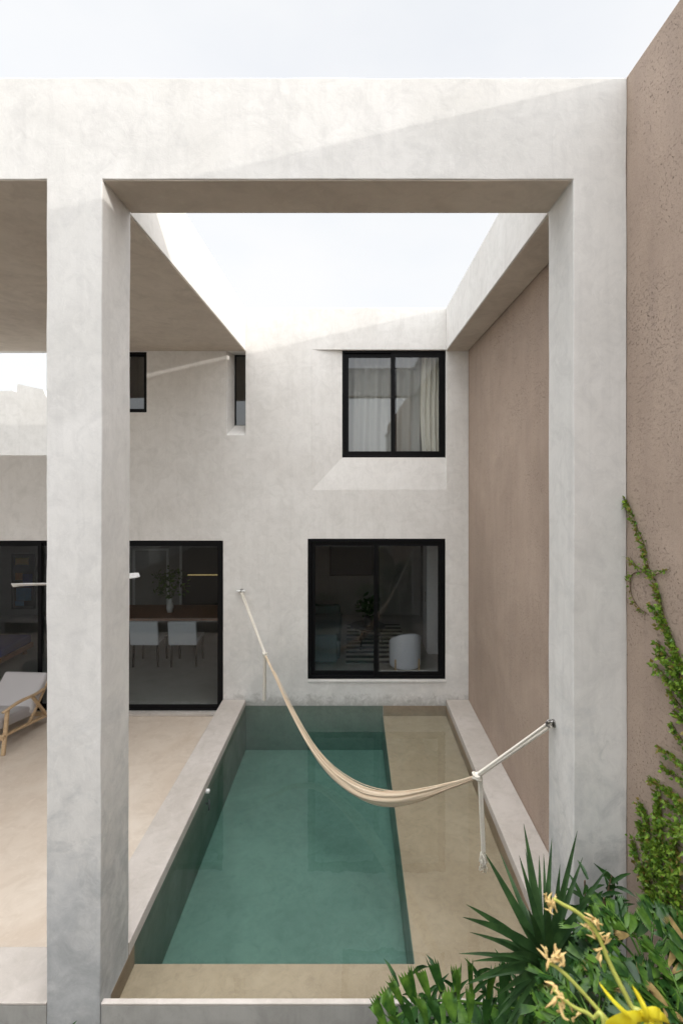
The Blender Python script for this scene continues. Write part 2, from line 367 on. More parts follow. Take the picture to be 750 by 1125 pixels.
# facade with its openings
YF, YB = 6.85, 7.15
OW = (-.565, 1.321, 3.17, 5.146)     # upper window recess
NW = (-1.770, -1.505, 3.94, 5.128)   # slot window
SW = (-3.55, -2.90, 4.262, 5.115)    # small window
LW = (-.629, 1.308, .502, 2.478)     # lower window
DW = (-6.6, -1.822, .055, 2.452)     # sliding doors
holes = [OW, NW, SW, LW, DW]
xs = sorted({-9.5, -3.78, XR-.001} | {h[0] for h in holes} | {h[1] for h in holes})
zs = sorted({-.88, 3.658, TOP} | {h[2] for h in holes} | {h[3] for h in holes})
def kf(x, y, z):
    if x < -3.78 and z > 3.658: return False
    return not any(h[0] < x < h[1] and h[2] < z < h[3] for h in holes)
hobj('facade_wall', grid(xs, (YF, YB), zs, kf), M['concrete'], bevel=.004)
def splay(o, xi, zi, depth, name):
    """sloping left cheek and sloping sill of a recess; o = outer hole, xi/zi = inner left and bottom"""
    bm = BM(); y1 = YF+depth
    A = [(o[0], YF, o[3]), (xi, y1, o[3]), (o[0], y1, o[3]), (o[0], YF, o[2]), (xi, y1, zi), (o[0], y1, o[2])]
    v = [bm.verts.new(p) for p in A]
    b0, b1, b2, b3 = [bm.verts.new(p) for p in ((o[1], YF, o[2]), (o[1], y1, zi), (o[1], y1, o[2]), (xi, y1, o[2]))]
    bm.faces.new((v[0], v[3], v[4], v[1]))          # cheek
    bm.faces.new((v[3], b0, b1, v[4]))              # sill
    bm.faces.new((v[0], v[1], v[2])); bm.faces.new((b0, b2, b1))
    bm.faces.new((v[2], v[1], v[4], b1, b2, v[5])); bm.faces.new((v[0], v[2], v[5], v[3])); bm.faces.new((v[3], v[5], b2, b0))
    b3.co; bm.verts.remove(b3)
    return hobj(name, bm, M['concrete'])
splay(OW, -.145, 3.627, .052, 'window_reveal')
splay(NW, -1.712, 4.10, .22, 'window_reveal')

def window(x0, x1, z0, z1, y, fw, splits, gm, dep=.07, stile=.05, name='window'):
    """outer frame, sliding sashes (each a sub-part with its own pane)"""
    t = bpy.data.objects.new(name, None); C.objects.link(t); t.parent = house
    cxm = (x0+x1)/2; t.location = (cxm, y-6.85, z0)
    def add(nm, bm, mat, **kw):
        bmesh.ops.translate(bm, verts=bm.verts, vec=(-cxm, -y, -z0)); return obj(nm, bm, mat, t, **kw)
    add('frame', grid((x0, x0+fw, x1-fw, x1), (y, y+dep), (z0, z0+fw, z1-fw, z1), lambda a, b, c: not (x0+fw < a < x1-fw and z0+fw < c < z1-fw)), M['black'], bevel=.003)
    ex = [x0+fw] + splits + [x1-fw]
    for i in range(len(ex)-1):
        a = ex[i]-(stile/2 if i else 0); b = ex[i+1]+(stile/2 if i < len(ex)-2 else 0)
        yy = y+.010 if i % 2 else y+.036
        c0, c1 = z0+fw-.001, z1-fw+.001; s = stile*.72
        add('sash', grid((a, a+s, b-s, b), (yy, yy+.022), (c0, c0+s, c1-s, c1), lambda p, q, r_: not (a+s < p < b-s and c0+s < r_ < c1-s)), M['black'], bevel=.002)
        bm = BM(); box(bm, a+s-.004, b-s+.004, yy+.008, yy+.012, c0+s-.004, c1-s+.004); add('pane', bm, gm)
    if splits and z1-z0 > .9:
        hx = splits[0]; zc = (z0+z1)/2 if name == 'window' else z0+1.0
        bm = BM(); box(bm, hx-.014, hx+.014, y-.012, y+.006, zc-.09, zc+.09); add('handle', bm, M['black'], bevel=.004)
    return t
window(-.145, 1.319, 3.627, 5.144, 6.902, .030, [.59], M['glassup'], dep=.09, stile=.085)
window(-1.712, -1.507, 4.10, 5.126, 7.072, .004, [], M['glassup'], stile=.005)
window(SW[0], SW[1], SW[2], SW[3], 6.86, .035, [], M['glassup'], stile=.03)
window(LW[0]+.002, LW[1]-.002, LW[2]+.002, LW[3]-.002, 6.846, .042, [.34], M['glassliving'], dep=.09, stile=.08)
window(DW[0], DW[1]-.002, DW[2]+.002, DW[3]-.002, 6.846, .026, [-5.55, -4.42, -3.3], M['glass'], dep=.11, stile=.072, name='sliding_door')
# thin cement sill and door step
bm = BM(); box(bm, LW[0], LW[1]+.02, 6.838, 6.8495, .455, .488); hobj('window_sill', bm, M['concrete'], bevel=.004)
bm = BM(); box(bm, DW[0], XL-.004, 6.79, 6.8495, .001, .035); hobj('door_step', bm, M['coping'], bevel=.004)
# rooms behind the glass
def room(x0, x1, y0, y1, z0, z1):
    t = .12
    bm = BM()
    box(bm, x0-t, x0, y0, y1+t, z0, z1); box(bm, x1, x1+t, y0, y1+t, z0, z1); box(bm, x0, x1, y1, y1+t, z0, z1)
    hobj('room_wall', bm, M['roomwall'])
    bm = BM(); box(bm, x0-t, x1+t, y0, y1+t, z1+.001, z1+t); hobj('ceiling', bm, M['roomwall'])
    bm = BM(); box(bm, x0-t, x1+t, y0, y1+t, z0-t, z0-.001); hobj('room_floor', bm, M['roomfloor'])
room(-9.3, -1.35, 7.151, 11.6, .05, 2.75)
room(-1.1, 1.62, 7.151, 11.6, .05, 2.75)
room(-1.05, 1.60, 7.151, 8.0, 3.05, 5.45)
room(-3.7, -1.25, 7.151, 8.4, 3.05, 5.45)

# ------------------------------------------------------------------ walls round the court
bw = BM(); ny = 60
box(bw, XR+.002, XR+.22, -9, 7.4, -.89, 5.748)
ob = obj('boundary_wall', bw, M['brown'], bevel=.01); tag(ob, 'tall rough brown rendered wall running along the right side of the pool', 'wall')
# sun-washed wall of the neighbour, seen over the low facade on the left
bm = BM(); prof = [(-9.5, 5.05), (-7.0, 5.13), (-6.90, 5.09), (-6.89, 5.27), (-6.36, 5.15), (-6.26, 4.92), (-5.4, 4.75), (-5.4, 2.0), (-9.5, 2.0)]
va = [bm.verts.new((x, 10.0, z)) for x, z in prof]; vb = [bm.verts.new((x, 10.25, z)) for x, z in prof]
bm.faces.new(va); bm.faces.new(vb[::-1])
for i in range(len(prof)): bm.faces.new((va[i], va[(i+1) % len(prof)], vb[(i+1) % len(prof)], vb[i]))
tag(obj('parapet_wall', bm, M['farwall']), 'sunlit pale wall with a broken stepped top beyond the low facade at left', 'wall')

# ------------------------------------------------------------------ pool
pool = thing('swimming_pool', 'rectangular plaster pool with pale cement coping and a shallow tan shelf', 'pool', (0, 5, 0))
def pobj(name, bm, mat, **kw):
    bmesh.ops.translate(bm, verts=bm.verts, vec=(0, -5, 0)); return obj(name, bm, mat, pool, **kw)
SH, DP, FL = -.02, -.50, 3.36; SX = .432
# deep part in green plaster, the shallow shelf and front ledge in tan plaster
bm = grid((XL, PL, SX-.004, SX+.14), (FL-.14, FL-.004, 6.8485, 6.8497), (-.88, DP, SH-.012, .124),
          lambda x, y, z: not (PL < x < SX-.004 and FL-.004 < y < 6.8485 and z > DP) and not (z > SH-.012 and (x > SX-.004 or y < FL-.004)))
pobj('deep_basin', bm, M['greenplaster'])
bm = grid((XL, PL, SX, PR, XR-.001), (2.931, FL, 6.8485, 6.8497), (SH-.0115, SH, .1235),
          lambda x, y, z: (z < SH and (x > SX or y < FL) and PL < x < PR and y < 6.8485) or (z > SH and ((x > PR) or (x > SX and y > 6.8485) or (x < PL and y < FL))))
pobj('shallow_shelf', bm, M['shelf'])
bm = BM(); box(bm, XL, PL+.002, 3.27, 6.848, .125, .213); pobj('coping', bm, M['coping'], bevel=.005)
bm = BM(); box(bm, PR-.002, XR-.002, 3.27, 6.848, .125, .213); pobj('coping', bm, M['coping'], bevel=.005)
bm = BM(); box(bm, -7.5, XL-.002, 2.903, 3.25, -.88, .190); pobj('low_wall', bm, M['damp'], bevel=.004)
bm = BM(); box(bm, -7.5, XL-.002, 2.901, 3.251, .1905, .207); pobj('coping', bm, M['coping'], bevel=.005)
bm = BM(); box(bm, PL+.002, PR-.002, 2.903, 2.9305, -.88, .188); pobj('low_wall', bm, M['damp'], bevel=.004)
bm = BM(); box(bm, PL+.002, PR-.002, 2.901, 2.932, .1885, .204); pobj('coping', bm, M['coping'], bevel=.004)
bm = BM()
tube(bm, [(PL-.01, 5.0, .115), (PL+.03, 5.0, .115), (PL+.036, 5.0, .115)], [.022, .022, .012], 14)
f = pobj('water_inlet', bm, M['white'], smooth=True)
bm = BM(); tube(bm, [(PL+.02, 5.02, .02), (PL+.04, 4.99, -.02), (PL+.035, 4.96, -.06)], .008, 6); ball(bm, (PL+.02, 4.95, .02), .012); pobj('inlet_cord', bm, M['darkstuff'])
# water
WL = .128; e = .003
bm = grid((PL+e, SX-e, PR-e), (2.931+e, FL+e, 6.8485-e), (DP+e, SH+e, WL), lambda x, y, z: z > SH or (x < SX-e and y > FL+e))
tag(obj('water', bm, M['water']), kind='structure')

# ------------------------------------------------------------------ hammock
A = PP(265, 649, 6.85); B = PP(608, 795, 3.175)
A = Vector((A.x, 6.83, A.z)); B = Vector((PR-.02, B.y, B.z))
def onplan(px, py):
    r = (px-387)/F; t = (r*A.y-A.x)/((B.x-A.x)-r*(B.y-A.y)); Y = A.y+t*(B.y-A.y)
    return PP(px, py, Y)
hk = thing('hammock', 'ecru cotton hammock slung across the pool from facade to right column', 'hammock', tuple(onplan(400, 872)))
def hm(name, bm, mat, **kw):
    bmesh.ops.translate(bm, verts=bm.verts, vec=-Vector(hk.location)); return obj(name, bm, mat, hk, **kw)
K1 = onplan(291, 719); K2 = onplan(524, 853)
cl = spline([K1] + [onplan(*p) for p in ((303, 745), (318, 778), (340, 817), (362, 845), (388, 865), (412, 874), (440, 876), (470, 870), (500, 861))] + [K2], 8)
rad = []
bm = BM(); n = 40; rings = []; uvl = bm.loops.layers.uv.new('UVMap')
LT = len(cl)-1
for i, p in enumerate(cl):
    u = i/LT
    wdt = .015 + .043*math.exp(-((u-.60)/.27)**2)*min(1, (1-u)/.22)**.7*min(1, .25+u*2.2)
    t = (cl[min(i+1, LT)]-cl[max(i-1, 0)]).normalized()
    a = t.cross(Vector((0, 0, 1))).normalized(); b = a.cross(t).normalized()
    ring = []
    for q in range(n):
        ang = 2*math.pi*q/n
        fold = 1 + (.20*math.sin(5*ang+u*5) + .15*math.sin(9*ang-u*7+1) + .07*math.sin(15*ang+u*11))*min(1,.4+2*u) + .22*noise.noise(Vector((math.cos(ang)*2, math.sin(ang)*2, u*9)))
        top = .80 if math.sin(ang) > 0 else 1.0
        sag = -.35*wdt*math.sin(math.pi*u)
        ring.append(bm.verts.new(p + a*math.cos(ang)*wdt*.85*fold + b*(math.sin(ang)*wdt*.78*fold*top + sag*(1 if math.sin(ang) < 0 else .2)*(-math.sin(ang)+.2))))
    rings.append(ring)
for i in range(LT):
    for q in range(n):
        f = bm.faces.new((rings[i][q], rings[i][(q+1) % n], rings[i+1][(q+1) % n], rings[i+1][q]))
        for lp, (uu, vv) in zip(f.loops, ((q/n, i/LT), ((q+1)/n, i/LT), ((q+1)/n, (i+1)/LT), (q/n, (i+1)/LT))): lp[uvl].uv = (uu, vv)
bm.faces.new(rings[0]); bm.faces.new(rings[-1][::-1])
hm('fabric', bm, M['hammock'], smooth=True)
random.seed(3)
# loose edge cords that leave the bundle along the belly
bm = BM()
for s in range(5):
    off = random.uniform(-.03, .03); o2 = random.uniform(.0, .035)
    pts = []
    for i in range(6, LT-5, 3):
        u = i/LT; t = (cl[i+1]-cl[i-1]).normalized(); a = t.cross(Vector((0, 0, 1))).normalized(); b = a.cross(t)
        env = math.sin(math.pi*u); pts.append(cl[i] + b*(.035+o2*.4)*env*(1 if s % 2 else .7) + a*(off*env + .01*math.sin(u*14+s)))
    tube(bm, pts, .0035, 5)
hm('edge_cord', bm, M['hammock'], smooth=True)
def twist(bm, p, q, r, turns, ply=3, sag=0):
    p = Vector(p); q = Vector(q); d = q-p; t = d.normalized(); a = t.cross(Vector((.3, .2, 1))).normalized(); b = a.cross(t)
    ns = max(12, int(turns*8))
    for s in range(ply):
        pts = []
        for i in range(ns+1):
            u = i/ns; an = 2*math.pi*(u*turns+s/ply); pts.append(p+d*u+(a*math.cos(an)+b*math.sin(an))*r*.55+Vector((0, 0, -sag*math.sin(math.pi*u))))
        tube(bm, pts, r*.6, 6)
bm = BM(); twist(bm, A+Vector((.012,0,0)), K1+Vector((.006,0,0)), .010, 16); twist(bm, A-Vector((.012,0,0)), K1-Vector((.006,0,0)), .010, 17); hm('rope', bm, M['rope'], smooth=True)
bm = BM(); off = Vector((.0, .0, .010)); twist(bm, B+off*1.3, K2+off*.6, .011, 22); twist(bm, B-off*1.6, K2-off*.6, .010, 20); twist(bm, B-off*.2+Vector((0,.02,0)), K2+Vector((0,.02,0)), .009, 20); hm('rope', bm, M['rope'], smooth=True)
# knots: small coils
for K, r in ((K1, .026), (K2, .032)):
    bm = BM()
    for j in range(3):
        pts = [K+Vector((math.cos(t_)*r*(1 if j != 1 else .7), math.sin(t_)*r*.8, (j-1)*.013+.008*math.sin(t_*2+j))) for t_ in [2*math.pi*i/14 for i in range(15)]]
        tube(bm, pts, .0085, 6)
    ball(bm, K, r*.9); hm('knot', bm, M['rope'], smooth=True)
# hanging tails
T1 = onplan(289, 768); T1 = Vector((K1.x-.01, K1.y, T1.z)); T2 = PP(529, 945, K2.y)
bm = BM(); twist(bm, K1, T1, .021, 10); hm('rope_tail', bm, M['rope'], smooth=True)
bm = BM(); twist(bm, K2+Vector((.012, 0, 0)), T2+Vector((.008, 0, .02)), .0095, 16); twist(bm, K2+Vector((.03, .0, 0)), T2+Vector((.022, 0, .06)), .009, 16)
for j in range(26):
    s = T2+Vector((random.uniform(-.008, .03), random.uniform(-.01, .01), random.uniform(-.02, .06)))
    tube(bm, [s, s+Vector((random.uniform(-.02, .02), random.uniform(-.015, .015), -random.uniform(.03, .07))), s+Vector((random.uniform(-.03, .03), random.uniform(-.02, .02), -random.uniform(.06, .10)))], [.004, .003, .0015], 5)
hm('rope_tail', bm, M['rope'], smooth=True)
# wall fixings
def fixing(c, nrm, label, nm='eye_hook'):
    t = thing(nm, label, 'hook', tuple(c), 0)
    n_ = Vector(nrm); a = n_.cross(Vector((0, 0, 1))).normalized()
    bm = BM(); tube(bm, [n_*-.005, n_*.008], .026, 16); obj('plate', bm, M['metal'], t, bevel=.001)
    bm = BM(); ctr = n_*.032
    tube(bm, [ctr+(n_*math.cos(q)+Vector((0, 0, 1))*math.sin(q))*.022 for q in [2*math.pi*i/16 for i in range(17)]], .005, 6)
    obj('eye', bm, M['metal'], t, smooth=True)
    bm = BM(); tube(bm, [a*-.03+n_*.02+Vector((0, 0, .03)), a*.0+n_*.045, a*.035+n_*.02+Vector((0, 0, -.02))], .006, 6); obj('shackle', bm, M['metal'], t, smooth=True)
    return t
fx = fixing(Vector((A.x, 6.85, A.z)), (0, -1, 0), 'small eye hook with white bar on the facade holding the hammock rope')
bm = BM(); box(bm, -.06, .06, -.045, -.012, -.010, .012); obj('bar', bm, M['white'], fx, bevel=.004)
fixing(Vector((PR, B.y, B.z)), (-1, 0, 0), 'small steel eye hook on the right column holding the hammock rope')

# ------------------------------------------------------------------ lounge chair
def lounge():
    t = thing('lounge_chair', 'wooden lounge chair with grey cushions standing on the terrace', 'armchair', (-4.50, 6.2, 0), R(-4))
    W = .33
    for s in (-1, 1):
        x = s*W
        bm = BM(); bar(bm, (x, -.34, 0), (x, -.27, .52), .045, .03); obj('front_leg', bm, M['wood'], t, bevel=.006)
        bm = BM(); bar(bm, (x, .50, 0), (x, .14, .50), .04, .03); obj('rear_leg', bm, M['wood'], t, bevel=.006)
        bm = BM(); bar(bm, (x, -.36, .24), (x, .42, .12), .05, .028); obj('side_rail', bm, M['wood'], t, bevel=.005)
        bm = BM()
        pts = spline([(x+s*.015, -.36, .525), (x+s*.02, -.1, .54), (x+s*.012, .18, .505), (x, .37, .50)], 5)
        tube(bm, pts, [.022+.010*math.sin(i/len(pts)*3.1) for i in range(len(pts))], 10, flat=.5); obj('armrest', bm, M['wood'], t, smooth=True)
        bm = BM(); bar(bm, (x*.93, .10, .14), (x*.93, .50, .60), .03, .035); obj('back_post', bm, M['wood'], t, bevel=.005)
    for y_, z_ in ((-.32, .20), (.42, .13)):
        bm = BM(); bar(bm, (-W, y_, z_), (W, y_, z_), .03, .055); obj('cross_rail', bm, M['wood'], t, bevel=.004)
    bm = BM(); m = Matrix.Translation((0, 0, .25)) @ Matrix.Rotation(R(-9), 4, 'X'); box(bm, -W+.03, W-.03, -.38, .24, 0, .13, m); obj('seat_cushion', bm, M['cushion_dark'], t, bevel=.035, seg=4)
    bm = BM(); m = Matrix.Translation((0, .14, .27)) @ Matrix.Rotation(R(-42), 4, 'X'); box(bm, -W+.03, W-.02, -.05, .06, 0, .52, m); obj('back_cushion', bm, M['cushion'], t, bevel=.035, seg=4)
    return t
lounge()

# ------------------------------------------------------------------ ceiling fan
fc = PP(84, 643, 5.0)
t = thing('ceiling_fan', 'white ceiling fan on a long rod, hanging behind the left column', 'fan', tuple(fc))
bm = BM(); tube(bm, [(0, 0, .12), (0, 0, SOF-fc.z-.001)], .014, 10); tube(bm, [(0, 0, SOF-fc.z-.10), (0, 0, SOF-fc.z-.003)], [.04, .07], 16); obj('rod', bm, M['white'], t, smooth=True)
bm = BM(); tube(bm, [(0, 0, -.09), (0, 0, -.07), (0, 0, .03), (0, 0, .13)], [.05, .09, .10, .03], 20); obj('motor', bm, M['white'], t, smooth=True)
for j in range(3):
    a = R(176+120*j); d = Vector((math.cos(a), math.sin(a), 0)); sd = Vector((-math.sin(a), math.cos(a), 0)); bm = BM(); rr_ = []
    for i in range(11):
        u = i/10; r_ = .08+u*.62; wd = .062-.022*u; 
        if i == 10: wd = .012
        q = d*r_+Vector((0, 0, .01-.02*u*u)); tl = Vector((0, 0, .018))
        rr_.append([bm.verts.new(q+sd*wd+tl+Vector((0, 0, .006))), bm.verts.new(q-sd*wd-tl+Vector((0, 0, .006))), bm.verts.new(q-sd*wd-tl-Vector((0, 0, .006))), bm.verts.new(q+sd*wd+tl-Vector((0, 0, .006)))])
    for r0, r1 in zip(rr_, rr_[1:]):
        for q in range(4): bm.faces.new((r0[q], r0[(q+1) % 4], r1[(q+1) % 4], r1[q]))
    bm.faces.new(rr_[0]); bm.faces.new(rr_[-1][::-1]); obj('blade', bm, M['white'], t, bevel=.002)

# ------------------------------------------------------------------ interior things
FZ = .05
t = thing('dining_table', 'long dining table with reddish wood top seen through the sliding door', 'table', (-3.7, 9.25, FZ))
bm = BM(); box(bm, -1.45, 1.5, -.48, .48, .70, .74); obj('tabletop', bm, M['darkwood'], t, bevel=.004)
for sx in (-1.35, 1.4):
    for sy in (-.4, .4):
        bm = BM(); bar(bm, (sx, sy, 0), (sx, sy, .699), .06, .06); obj('leg', bm, M['black'], t)
def dchair(x, y, rz, label):
    t = thing('dining_chair', label, 'chair', (x, y, FZ), rz, 'white dining chairs along the table')
    bm = BM(); box(bm, -.235, .235, -.02, .46, .42, .48); obj('seat', bm, M['whitefab'], t, bevel=.02, seg=3)
    bm = BM(); m = Matrix.Translation((0, -.01, .40)) @ Matrix.Rotation(R(7), 4, 'X'); box(bm, -.245, .245, -.03, .03, 0, .42, m); obj('backrest', bm, M['whitefab'], t, bevel=.022, seg=3)
    for sx in (-.2, .2):
        for sy in (.02, .42):
            bm = BM(); bar(bm, (sx*1.08, sy, 0), (sx, sy, .419), .028, .028); obj('leg', bm, M['black'], t)
dchair(-3.58, 8.40, 0, 'pale upholstered dining chair under the table, next to the left column')
dchair(-2.92, 8.40, 0, 'pale upholstered dining chair under the table, nearest the door frame')
t = thing('vase', 'tall vase of leafy branches standing on the dining table', 'vase', (-3.45, 9.2, FZ+.741))
bm = BM(); tube(bm, [(0, 0, 0), (0, 0, .1), (0, 0, .2), (0, 0, .26)], [.05, .07, .04, .045], 16); obj('pot', bm, M['white'], t, smooth=True)
def cloudleaves(bm, c, rx, ry, rz, n, size, seed, up=0):
    rd = random.Random(seed)
    for _ in range(n):
        while 1:
            p = Vector((rd.uniform(-1, 1), rd.uniform(-1, 1), rd.uniform(-1, 1)))
            if p.length < 1: break
        q = Vector(c)+Vector((p.x*rx, p.y*ry, p.z*rz)); d = Vector((rd.gauss(0, 1), rd.gauss(0, 1), rd.gauss(up, 1))).normalized(); s = d.cross(Vector((rd.gauss(0, 1), rd.gauss(0, 1), rd.gauss(0, 1)))).normalized()
        z = size*rd.uniform(.6, 1.3); v = [bm.verts.new(q), bm.verts.new(q+d*z*.5+s*z*.25), bm.verts.new(q+d*z), bm.verts.new(q+d*z*.5-s*z*.25)]; bm.faces.new(v)
bm = BM(); cloudleaves(bm, (0, 0, .55), .35, .2, .3, 160, .10, 5)
for j in range(9): a = j*.7; tube(bm, [(0, 0, .2), (math.cos(a)*.12, math.sin(a)*.08, .45), (math.cos(a)*.3, math.sin(a)*.15, .75)], .004, 4)
obj('branches', bm, M['palm'], t)
def picture(x, z, w_, h_, y, mats, label, blocks=None, nm='framed_picture'):
    t = thing(nm, label, 'picture', (x, y, z)); fw = .05
    obj('frame', grid((-w_/2, -w_/2+fw, w_/2-fw, w_/2), (-.03, -.001), (0, fw, h_-fw, h_), lambda a, b, c: not (abs(a) < w_/2-fw and fw < c < h_-fw)), mats[0], t)
    bm = BM(); box(bm, -w_/2+fw, w_/2-fw, -.012, -.002, fw, h_-fw); obj('canvas', bm, mats[1], t)
    for bx in blocks or []: bm = BM(); box(bm, bx[0], bx[1], -.016, -.0125, bx[2], bx[3]); obj('colour_block', bm, bx[4], t)
picture(-3.62, .08, .98, 1.68, 11.598, (M['white'], M['darkstuff']), 'dark panel in a pale frame standing in for a reflection, on the dining room wall, right of the two')  # added panel, takes the place of a reflection
picture(-4.80, .25, .85, 1.4, 11.598, (M['white'], M['roomfloor']), 'grey picture in a pale frame on the dining room wall, next to the column')
picture(-7.83, .20, .56, 1.32, 11.598, (M['darkstuff'], M['darkstuff']), 'colourful blue and yellow abstract painting behind the left glass door',
        [(-.20, .12, 1.06, 1.22, M['yellowpaint']), (-.20, -.03, .70, .86, M['orange']), (-.02, .21, .52, .84, M['blue']), (-.18, .18, .20, .50, M['bluepaint']), (-.2, .0, .08, .19, M['bluepaint'])])
lm, N_, L_, b_ = newmat('warm_led'); b_.inputs['Emission Color'].default_value = (1, .72, .3, 1); b_.inputs['Emission Strength'].default_value = .2; b_.inputs['Base Color'].default_value = (.8, .7, .4, 1)
bm = BM(); box(bm, -.36, .36, -.02, .0, -.005, .005); o = obj('strip_light', bm, lm); o.location = (-3.55, 11.56, 1.02); tag(o, 'thin warm strip light glowing inside the dining room', 'light')
# living room
def armchair():
    t = thing('armchair', 'white rounded armchair behind the lower right window', 'armchair', (.90, 8.35, FZ), R(185))
    bm = BM(); n = 22; outer = []; 
    for k_ in range(n+1):
        a = R(-115+230*k_/n)-math.pi/2*0
        h = .70-.26*(abs(k_-n/2)/(n/2))**2.0-.04*k_/n
        x, y = math.sin(a)*.265, math.cos(a)*.27
        outer.append([bm.verts.new((x, y, .08)), bm.verts.new((x*1.03, y*1.03, h)), bm.verts.new((x*.78, y*.78, h)), bm.verts.new((x*.76, y*.76, .08))])
    for r0, r1 in zip(outer, outer[1:]):
        for q in range(4): bm.faces.new((r0[q], r0[(q+1) % 4], r1[(q+1) % 4], r1[q]))
    bm.faces.new(outer[0]); bm.faces.new(outer[-1][::-1]); obj('shell', bm, M['whitefab'], t, smooth=False, bevel=.02, seg=3)
    bm = BM(); box(bm, -.21, .21, -.28, .18, .24, .38); obj('seat', bm, M['whitefab'], t, bevel=.03, seg=3)
    for sx in (-.2, .2):
        for sy in (-.2, .2): bm = BM(); bar(bm, (sx, sy, 0), (sx, sy, .239), .025, .025); obj('leg', bm, M['wood'], t)
armchair()
bm = BM()
t = thing('sofa', 'dark teal sofa in the shadow behind the lower window', 'sofa', (-.62, 9.4, FZ))
bm = BM(); box(bm, -.42, .40, -.85, .95, .08, .42); obj('seat', bm, M['teal'], t, bevel=.04, seg=3)
bm = BM(); box(bm, -.46, -.24, -.85, .95, .42, .78); obj('backrest', bm, M['teal'], t, bevel=.04, seg=3)
for s in (-.95, .96): bm = BM(); box(bm, -.44, .36, s-.1+.0, s+.08, .10, .58); obj('armrest', bm, M['teal'], t, bevel=.04, seg=3)
def stripemat():
    m, N, L, b = newmat('striped_wool'); s = N.new('ShaderNodeSeparateXYZ'); L.new(geo(N), s.inputs[0])
    f = mth(N, L, 'GREATER_THAN', mth(N, L, 'SINE', mth(N, L, 'MULTIPLY', s.outputs['Y'], 26)), .1)
    L.new(mixc(N, L, f, (.06, .06, .065), (.55, .54, .50)), b.inputs['Base Color']); b.inputs['Roughness'].default_value = .95; return m
bm = BM(); box(bm, -.12, 1.05, 8.6, 10.9, FZ+.001, FZ+.012); tag(obj('rug', bm, stripemat()), 'striped dark and pale rug on the living room floor', 'rug')
t = thing('coffee_table', 'round black coffee table on the striped rug', 'table', (.30, 9.5, FZ+.013))
bm = BM(); tube(bm, [(0, 0, .36), (0, 0, .39)], .34, 28); obj('tabletop', bm, M['darkstuff'], t, bevel=.004)
for q in range(3): a = q*2.1; bm = BM(); bar(bm, (math.cos(a)*.3, math.sin(a)*.3, 0), (math.cos(a)*.2, math.sin(a)*.2, .359), .025, .025); obj('leg', bm, M['darkstuff'], t)
t = thing('potted_plant', 'dark leafy pot plant standing on the black coffee table', 'plant', (.30, 9.5, FZ+.404))
bm = BM(); tube(bm, [(0, 0, 0), (0, 0, .16)], [.06, .09], 16); obj('pot', bm, M['darkstuff'], t)
bm = BM(); cloudleaves(bm, (0, 0, .36), .2, .2, .22, 140, .12, 8); obj('foliage', bm, M['palm_dark'], t)
t = thing('television', 'wide black television on the living room back wall', 'television', (-.02, 11.59, 1.0))
bm = BM(); box(bm, -.52, .52, -.05, -.002, 0, .95); obj('casing', bm, M['black'], t, bevel=.006)
bm = BM(); box(bm, -.49, .49, -.056, -.051, .03, .92); obj('screen', bm, M['darkstuff'], t)
t = thing('tall_cabinet', 'narrow white cabinet standing against the living room side wall', 'cabinet', (1.50, 9.3, FZ))
bm = BM(); box(bm, -.10, .115, -.25, .25, .0, 2.05); obj('carcass', bm, M['white'], t, bevel=.004)
bm = BM(); box(bm, -.115, -.101, -.24, .24, .03, 2.02); d = obj('door', bm, M['white'], t, bevel=.003)
bm = BM(); bar(bm, (-.13, -.18, .95), (-.13, -.18, 1.15), .012, .012); obj('handle', bm, M['metal'], d)
t = thing('daybed', 'low daybed with deep blue seat and orange cushion behind the left glass door', 'sofa', (-6.9, 8.7, FZ))
bm = BM(); box(bm, -.9, .9, -.4, .4, .2, .36); obj('seat', bm, M['blue'], t, bevel=.03, seg=3)
bm = BM(); m = Matrix.Translation((.2, .1, .38)) @ Matrix.Rotation(R(15), 4, 'Z'); box(bm, -.22, .22, -.1, .1, 0, .26, m); obj('cushion', bm, M['orange'], t, bevel=.05, seg=4)
bm = BM(); box(bm, -.92, .92, -.42, .42, .12, .199); obj('frame', bm, M['darkwood'], t)
for sx in (-.8, .8):
    for sy in (-.35, .35): bm = BM(); bar(bm, (sx, sy, 0), (sx, sy, .119), .05, .05); obj('leg', bm, M['darkwood'], t)
# curtains upstairs
def curtain(x0, x1, y, amp, per, mat, label, gather=None):
    bm = BM(); n = int((x1-x0)/.012); rows = []
    for j in range(9):
        z = 3.10+(5.40-3.10)*j/8; row = []
        for i in range(n+1):
            u = i/n; xx = x0+(x1-x0)*u
            if gather: xx = x1-(x1-xx)*gather(j/8)
            row.append(bm.verts.new((xx, y+amp*math.sin(i*.012/per*2*math.pi+.6*math.sin(j*.7))+.3*amp*math.sin(i*.31+j*.4), z)))
        rows.append(row)
    for r0, r1 in zip(rows, rows[1:]):
        for i in range(n): bm.faces.new((r0[i], r0[i+1], r1[i+1], r1[i]))
    o = obj('curtain', bm, mat, smooth=True); sm = o.modifiers.new('cloth', 'SOLIDIFY'); sm.thickness = .002; tag(o, label, 'curtain')
curtain(-.25, 1.0, 7.20, .028, .16, M['sheer'], 'sheer grey curtain across most of the upper window')
curtain(.98, 1.48, 7.14, .030, .075, M['curtain'], 'gathered ivory curtain at the right side of the upper window', lambda u: .75+.25*u+.1*math.sin(u*4))

